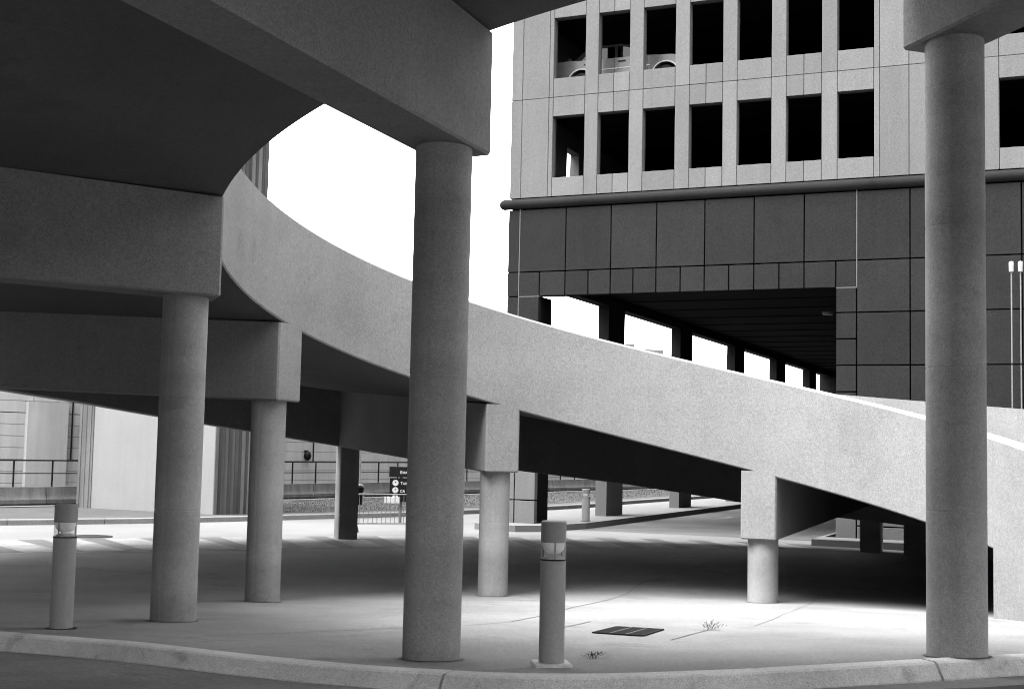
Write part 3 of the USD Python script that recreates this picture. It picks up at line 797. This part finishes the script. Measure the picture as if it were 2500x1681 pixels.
# ------------------------------------------------------------------ ribbed tower
tw = Thing('ribbed_tower', (-10.5, 41.5, -.42), 'tall concrete tower with a smooth pale face between ribbed dark edges', 'tower')
TA, TB, TC, TD, TE, TF = [np.array(p) for p in ((-13.42, 41.62), (-12.93, 41.42), (-8.67, 39.25), (-7.56, 40.05), (-9.4, 44.2), (-12.4, 45.4))]
ZT = 16.0
tw.part('shaft', prism([TB + [.05, .14], TC + [-.02, .1], TD + [-.12, .05], TE, TF], -.6, ZT), M['rib'])
nf = np.array([-(TC - TB)[1], (TC - TB)[0]]); nf /= np.linalg.norm(nf)
for k in range(3):
    z0, z1 = (-.5, 3.2, 8.6, ZT - .05)[k:k + 2]
    tw.part('smooth_panel', prism([TB + .01, TC - nf * -.0, TC + nf * .15, TB + nf * .15], z0 + .006, z1 - .006), M['smooth_tower'])
def ribs(P, Q, n, depth, mats):
    d = (Q - P); L = np.linalg.norm(d); d /= L; o = np.array([d[1], -d[0]]); e = np.linspace(0, L, n + 1)
    for k in range(n):
        dp = depth * (1 if k % 2 == 0 else .25) + rng.uniform(0, .012)
        a, b = P + d * (e[k] + .002), P + d * (e[k + 1] - .002)
        tw.part('rib', prism([a - o * .12, b - o * .12, b + o * dp, a + o * dp], -.5, ZT - .05), mats[k % len(mats)])
ribs(TC, TD, 13, .05, [M['rib_pale'], M['rib'], M['rib'], M['rib_pale'], M['rib']])
ribs(TA, TB, 6, .018, [M['rib_pale']])
tw.part('left_fin', prism([TA + [.02, .1], TB + [-.01, .1], TB + [.1, 1.2], TA + [.12, 1.3]], -.5, ZT - .06), M['rib'])
pv = TB * .36 + TC * .64
tw.part('vent', prism([pv - (TC - TB) / 4.8 * .28 - nf * .02, pv + (TC - TB) / 4.8 * .28 - nf * .02, pv + (TC - TB) / 4.8 * .28 + nf * .02, pv - (TC - TB) / 4.8 * .28 + nf * .02], -.42, -.31), M['metal_dark'], label='low dark vent at the foot of the pale face')

# ------------------------------------------------------------------ bollard lights
def bollard_parts(t, plate):
    H, r = 1.16, .1025
    z0 = .05 if plate else 0.0
    t.part('shaft', lathe([(r, z0 - .02), (r, .80 + .05), (r - .006, .856), (.0, .856)], n=40), M['bollard'], smooth=30, local=True)
    t.part('lens', lathe([(r - .002, .853), (r - .002, .995)], n=40), M['lens'], smooth=True, local=True)
    t.part('reflector', lathe([(.0, .895), (.04, .899), (.068, .915), (.084, .938), (.09, .965), (.09, .99)], n=32), M['reflector'], smooth=True, local=True)
    t.part('lens_base', lathe([(.085, .857), (.083, .872), (.05, .885), (.0, .888)], n=32), M['bollard_cap'], smooth=30, local=True)
    for k in range(3):
        a = k * 2.094 + .5
        t.part('strut', cyl((.088 * math.cos(a), .088 * math.sin(a), .855), (.088 * math.cos(a), .088 * math.sin(a), .995), .007, n=6), M['metal_dark'], local=True)
    t.part('gasket', lathe([(r + .002, .846), (r + .003, .852), (r + .002, .858)], n=40), M['metal_dark'], local=True)
    t.part('head', lathe([(.0, .99), (r - .004, .99), (r, .995), (r, H - .008), (r - .008, H), (.0, H + .002)], n=40), M['bollard_cap'], smooth=30, local=True)
    if plate:
        p = bbox(-.15, .15, -.13, .13, -.02, .038, .008); t.part('base_plate', p, M['kerb'], local=True)
    else:
        t.part('base_ring', lathe([(r + .035, -.02), (r + .033, .008), (r, .012)], n=32), M['metal_dark'], smooth=30, local=True)
bl = Thing('bollard_light', (.37, 10.84, court(.37, 10.84)), 'grey bollard light on a square base plate near the foreground kerb', 'bollard light', 'bollard lights', rot=8)
bl.base = np.zeros(3)
bollard_parts(bl, True)
b2 = Thing('bollard_light', (-4.42, 13.40, court(-4.4, 13.4)), 'grey bollard light at the left edge, left of the first column', 'bollard light', 'bollard lights', rot=-20, scale=(1.1, 1.1, 1.06))
bollard_parts(b2, False)
copy_of(b2.path, 'bollard_light', (2.27, 39.3, -2.085 + EYE), 'small far bollard light on the pavement beside the garage corner', 'bollard light', 'bollard lights', rot=40, scale=(1.15, 1.15, .82))

# ------------------------------------------------------------------ weeds
def weed(loc, label, n, spread, height, seed, lie=.5):
    r_ = np.random.default_rng(seed); V, F = [], []
    for k in range(n):
        a = r_.uniform(0, 2 * np.pi); L = height * r_.uniform(.5, 1.2); out = spread * r_.uniform(.15, 1.0)
        s = np.array([r_.normal(0, spread * .30), r_.normal(0, spread * .12), 0]); w = r_.uniform(.0016, .004)
        d = np.array([math.cos(a), math.sin(a) * .6, 0]); side = np.array([-d[1], d[0], 0])
        pts = [s + d * out * q + np.array([0, 0, L * (q * (1.7 - lie * 1.5 * q))]) for q in (0, .3, .6, .85, 1.0)]
        ww = [w * .6, w, w * 1.1, w * .7, .001]
        b = len(V)
        for p, q in zip(pts, ww): V += [p - side * q, p + side * q]
        for j in range(4): F += [(b + 2 * j, b + 2 * j + 1, b + 2 * j + 3), (b + 2 * j, b + 2 * j + 3, b + 2 * j + 2)]
        if k % 2 == 0:
            for q in (.4, .6, .8):                          # small side leaves
                c = s + d * out * q + np.array([0, 0, L * (q * (1.7 - lie * 1.5 * q))]); e = r_.normal(0, 1, 3); e[2] = abs(e[2]) * .6; e *= .022 / np.linalg.norm(e); f_ = np.cross(e, [0, 0, 1]) * .4
                b = len(V); V += [c, c + e * .5 + f_, c + e, c + e * .5 - f_]; F += [(b, b + 1, b + 2), (b, b + 2, b + 3)]
    t = Thing('weed', loc, label, 'weed', 'weeds in the paving joints')
    half = len(F) // 2
    t.part('leaf_cluster', (np.array(V), np.array(F)), M['weed'], local=True)
weed((2.32, 15.12, court(2.3, 15.1)), 'wispy weed growing at the corner of the drain apron', 32, .20, .075, 11, .25)
weed((.74, 11.55, court(.7, 11.5)), 'low dark weed sprawling beside the nearest bollard light', 34, .15, .045, 12, .45)
weed((7.28, 18.74, court(7.2, 18.7)), 'small weed at the foot of the ramp wall on the far right', 50, .25, .10, 13, .5)

# ------------------------------------------------------------------ things by the service road
bc = Thing('crowd_barrier', (-3.1, 35.5, -.552), 'galvanised crowd barrier of thin bars standing by the dark column', 'crowd barrier')
Pa, Pb = np.array([-4.02, 35.05]), np.array([-2.1, 35.75]); db = (Pb - Pa) / np.linalg.norm(Pb - Pa); nb = np.array([-db[1], db[0]])
Lb = np.linalg.norm(Pb - Pa)
def pb(s, z): return (*(Pa + db * s), z)
zb0, zt0 = -.34, .42
fr_pts = [pb(0, -.53), pb(0, zt0 - .12)] + [pb(.12 - .12 * math.cos(q), zt0 - .12 + .12 * math.sin(q)) for q in np.linspace(.3, 1.57, 4)] + [pb(Lb - .12 + .12 * math.sin(q), zt0 - .12 + .12 * math.cos(q)) for q in np.linspace(0, 1.3, 4)] + [pb(Lb, zt0 - .12), pb(Lb, -.53)]
bc.part('frame', tube(fr_pts, .021, 8), M['steel'], smooth=40)
bc.part('bottom_rail', cyl(pb(0, zb0), pb(Lb, zb0), .018, n=8), M['steel'], smooth=40)
for k in range(1, 17):
    bc.part('bar', cyl(pb(Lb * k / 17, zb0), pb(Lb * k / 17, zt0), .009, n=6), M['steel'])
for s in (.03, Lb - .03):
    c = Pa + db * s
    bc.part('foot', tube([(*(c + nb * .28 * math.cos(q) * -1), -.552 + .18 * math.sin(q)) for q in np.linspace(0, math.pi, 9)], .02, 7), M['metal_dark'], smooth=40)

sg = Thing('direction_sign', (-3.2, 39.0, -.55), 'black direction sign with white discs and lettering behind the crowd barrier', 'sign')
sx0, sx1, sy = -3.50, -2.32, 39.0
sg.part('panel', bbox(sx0 + .02, sx1, sy, sy + .06, EYE - 1.62, EYE - .93, .008), M['black_sign'])
sg.part('header', bbox(sx0, sx1 + .02, sy - .02, sy + .07, EYE - .90, EYE - .60, .008), M['black_sign'])
for k, z in enumerate((-1.07, -1.28, -1.49)):
    d_ = cyl((sx0 + .19 - .0 * k, sy + .0, EYE + z), (sx0 + .19, sy - .012, EYE + z), .088, n=28)
    sg.part('disc', d_, M['white'])
    ar = trimesh.Trimesh(*[np.array(q) for q in ([(sx0 + .19, sy - .014, EYE + z + .045), (sx0 + .155, sy - .014, EYE + z - .0), (sx0 + .225, sy - .014, EYE + z - .0)], [(0, 1, 2)])], process=False)
    d2 = cyl((sx0 + .19, sy - .012, EYE + z + .02), (sx0 + .19, sy - .016, EYE + z + .02), .017, n=10)
    sg.part('disc_dot', d2, M['black_sign'])
def lettering(txt, h, x, z, y):
    m = meshkit.text_mesh(txt, h, .006, bold=True)
    v = np.array(m.vertices)
    return np.column_stack([v[:, 0] + x, np.full(len(v), y) - v[:, 2], v[:, 1] + z]), np.array(m.faces)[:, ::1]
sg.part('lettering', lettering('E', .085, sx0 + .31, EYE - .80, sy - .022), M['white'])
sg.part('lettering', lettering('MA', .066, sx0 + .385, EYE - .80, sy - .022), M['white'])
sg.part('lettering', lettering('T', .085, sx0 + .33, EYE - 1.12, sy - .002), M['white'])
sg.part('lettering', lettering('AX', .066, sx0 + .40, EYE - 1.12, sy - .002), M['white'])
sg.part('lettering', lettering('CA', .078, sx0 + .32, EYE - 1.345, sy - .002), M['white'])
sg.part('post', cyl((-3.16, sy + .1, -.6), (-3.16, sy + .1, EYE - .65), .045, n=12), M['steel'], smooth=40)
sg.part('post', cyl((-2.5, sy + .1, -.6), (-2.5, sy + .1, EYE - .65), .045, n=12), M['steel'], smooth=40)
sg.part('white_plate', bbox(-3.62, -3.16, sy - .06, sy - .035, EYE - 1.66, EYE - 1.48, .004), M['white'])
lb = Thing('litter_bin', (-5.42, 47.6, -.41), 'dark round litter bin at the foot of the white lamp post', 'litter bin')
lb.part('body', lathe([(.0, -.41), (.21, -.41), (.23, .05), (.0, .05)], (-5.42, 47.6, 0), 24), M['bin'], smooth=30)
lb.part('lid', lathe([(.26, .05), (.27, .22), (.22, .28), (.0, .30)], (-5.42, 47.6, 0), 24), M['bin'], smooth=30)
lp = Thing('lamp_post', (-5.80, 51.6, -.41), 'slim white lamp post behind the litter bin', 'lamp post')
lp.part('base', lathe([(.2, -.42), (.2, .12), (.14, .2)], (-5.80, 51.6, 0), 20), M['white'], smooth=30)
lp.part('pole', cyl((-5.80, 51.6, .1), (-5.80, 51.6, 5.0), .085, .06, 16), M['white'], smooth=40)
lp.part('lamp_head', bbox(-6.07, -5.52, 51.4, 51.8, 5.0, 5.16, .03), M['metal_dark'])
for n, (xx, lab) in enumerate(((11.86, 'slim white pole with a thicker tip, left one of the pair by the granite wall'), (12.06, 'slim white pole with a thicker tip, right one of the pair by the granite wall'))):
    yy = 31.45 if n == 0 else 31.4
    ps = Thing('marker_pole', (xx, yy, -.55), lab, 'pole', 'pair of white poles before the granite wall')
    ps.part('pole', cyl((xx, yy, -.6), (xx, yy, 6.15), .017, n=10), M['pole_paint'], smooth=40)
    ps.part('tip', lathe([(.02, 6.12), (.055, 6.15), (.06, 6.36), (.05, 6.39), (0, 6.40)], (xx, yy, 0), 14), M['white'], smooth=40)
    ps.part('coupling', cyl((xx, yy, 3.93), (xx, yy, 3.97), .03, n=10), M['metal_dark'])

# ------------------------------------------------------------------ parked car inside the garage
from shapely.geometry import Polygon as SP
from shapely import affinity
def arch(c, r, n=14): return SP([(c + r * math.cos(q), .30 + r * math.sin(q)) for q in np.linspace(0, 2 * math.pi, 2 * n)])
UC, ZC = 1.80, 10.34                                        # rear axle along the facade, floor level
body2 = SP([(-.95, .30), (-.98, .62), (-.92, .88), (-.72, .965), (-.35, .975), (.0, .95), (1.9, .93), (2.2, .92), (2.75, .885), (2.98, .84), (3.10, .70), (3.12, .35), (3.05, .22), (-.7, .22)])
low = body2.difference(arch(0, .385)).difference(arch(2.55, .385))
roofp = SP([(-.38, .95), (.10, 1.30), (.45, 1.385), (1.15, 1.39), (1.55, 1.30), (2.05, .93)])
winr = SP([(-.12, .97), (.18, 1.25), (.50, 1.32), (.98, 1.32), (.98, .96)])
winf = SP([(1.06, .96), (1.06, 1.32), (1.30, 1.30), (1.50, 1.23), (1.84, .96)])
def car_mesh(p2, v0, v1):
    ms = [trimesh.creation.extrude_polygon(g_, v1 - v0, engine='earcut') for g_ in getattr(p2, 'geoms', [p2])]
    m = trimesh.util.concatenate(ms); w = np.array(m.vertices)
    u, z, v = w[:, 0] + UC, w[:, 1] + ZC + EYE, v0 + w[:, 2]
    return np.column_stack([P0 + u[:, None] * DU + v[:, None] * DV, z]), np.array(m.faces)[:, ::-1]
cp = uv(UC + 1.3, 1.75)
car = Thing('parked_car', (*cp, ZC + EYE), 'pale sedan parked inside the garage, seen through three upper window openings', 'car')
V0, V1 = .88, 2.58
bp = car.part('body', car_mesh(low, V0, V1), M['car'])
car.part('roof', car_mesh(roofp.difference(winr.buffer(.0)).difference(winf), V0 + .16, V0 + .22), M['car_roof'])
car.part('roof', car_mesh(roofp.difference(winr).difference(winf), V1 - .22, V1 - .16), M['car_roof'])
car.part('roof', car_mesh(SP([(.10, 1.305), (.45, 1.388), (1.15, 1.392), (1.55, 1.303), (1.5, 1.28), (1.1, 1.36), (.5, 1.36), (.2, 1.30)]), V0 + .18, V1 - .18), M['car_roof'])
for w_ in (winr, winf):
    car.part('side_window', car_mesh(w_, V0 + .18, V0 + .19), M['car_glass'])
for c_ in (0, 2.55):
    rim_ = SP([(c_ + .425 * math.cos(q), .30 + .425 * math.sin(q)) for q in np.linspace(-.15, math.pi + .15, 22)] + [(c_ + .385 * math.cos(q), .30 + .385 * math.sin(q)) for q in np.linspace(math.pi + .15, -.15, 22)])
    car.part('wheel_arch_trim', car_mesh(rim_, V0 - .018, V0 + .02), M['chrome'])
    for v_ in (V0 + .03, V1 - .23):
        a_, b_ = uv(UC + c_, v_), uv(UC + c_, v_ + .2)
        wp = Thing('wheel', None, parent=car)
        wp.part('tyre', cyl((*a_, ZC + .30 + EYE), (*b_, ZC + .30 + EYE), .30, n=26), M['tyre'], smooth=30)
        c0 = uv(UC + c_, v_ - .006)
        wp.part('rim', cyl((*c0, ZC + .30 + EYE), (*b_, ZC + .30 + EYE), .19, n=20), M['steel'], smooth=30)
car.part('door_handle', car_mesh(SP([(1.14, .81), (1.36, .82), (1.36, .85), (1.14, .84)]), V0 - .03, V0 + .01), M['metal_dark'])
car.part('door_handle', car_mesh(SP([(.10, .81), (.32, .82), (.32, .85), (.10, .84)]), V0 - .03, V0 + .01), M['metal_dark'])
for u_ in (1.02, 2.02):
    car.part('door_seam', car_mesh(SP([(u_, .3), (u_ + .012, .3), (u_ + .012, .93), (u_, .93)]), V0 - .003, V0 + .01), M['metal_dark'])
car.part('trim_strip', car_mesh(SP([(.45, .62), (2.1, .62), (2.1, .645), (.45, .645)]), V0 - .01, V0 + .01), M['chrome'])
car.part('headlight', car_mesh(SP([(3.06, .55), (3.14, .55), (3.12, .68), (3.06, .68)]), V0 + .1, V0 + .35), M['chrome'])

# ------------------------------------------------------------------ far city beyond the colonnade
for n, (x, y, w, d_, h, lab) in enumerate(((47, 560, 9, 12, 46.5, 'distant block paled to suggest haze, seen through the second colonnade opening, left one'), (60, 560, 7.5, 12, 44.5, 'distant block paled to suggest haze, with a darker roof seen through the second colonnade opening, right one'), (84, 600, 9, 12, 38, 'low distant block, paled to suggest haze, seen through the third colonnade opening'))):
    fb = Thing('distant_building', (x, y, -.5), lab, 'building', 'distant buildings beyond the garage')
    fb.part('wall', box(x - w / 2, x + w / 2, y, y + d_, -.6, h - 2), M['far'])
    fb.part('roof', box(x - w / 2 - .3, x + w / 2 + .3, y - .3, y + d_ + .3, h - 1.99, h), M['facade'])
    for f_ in range(8):
        fb.part('window_band', box(x - w / 2 + .8, x + w / 2 - .8, y - .05, y + .1, h - 5 - f_ * 4, h - 3.4 - f_ * 4), M['facade'])
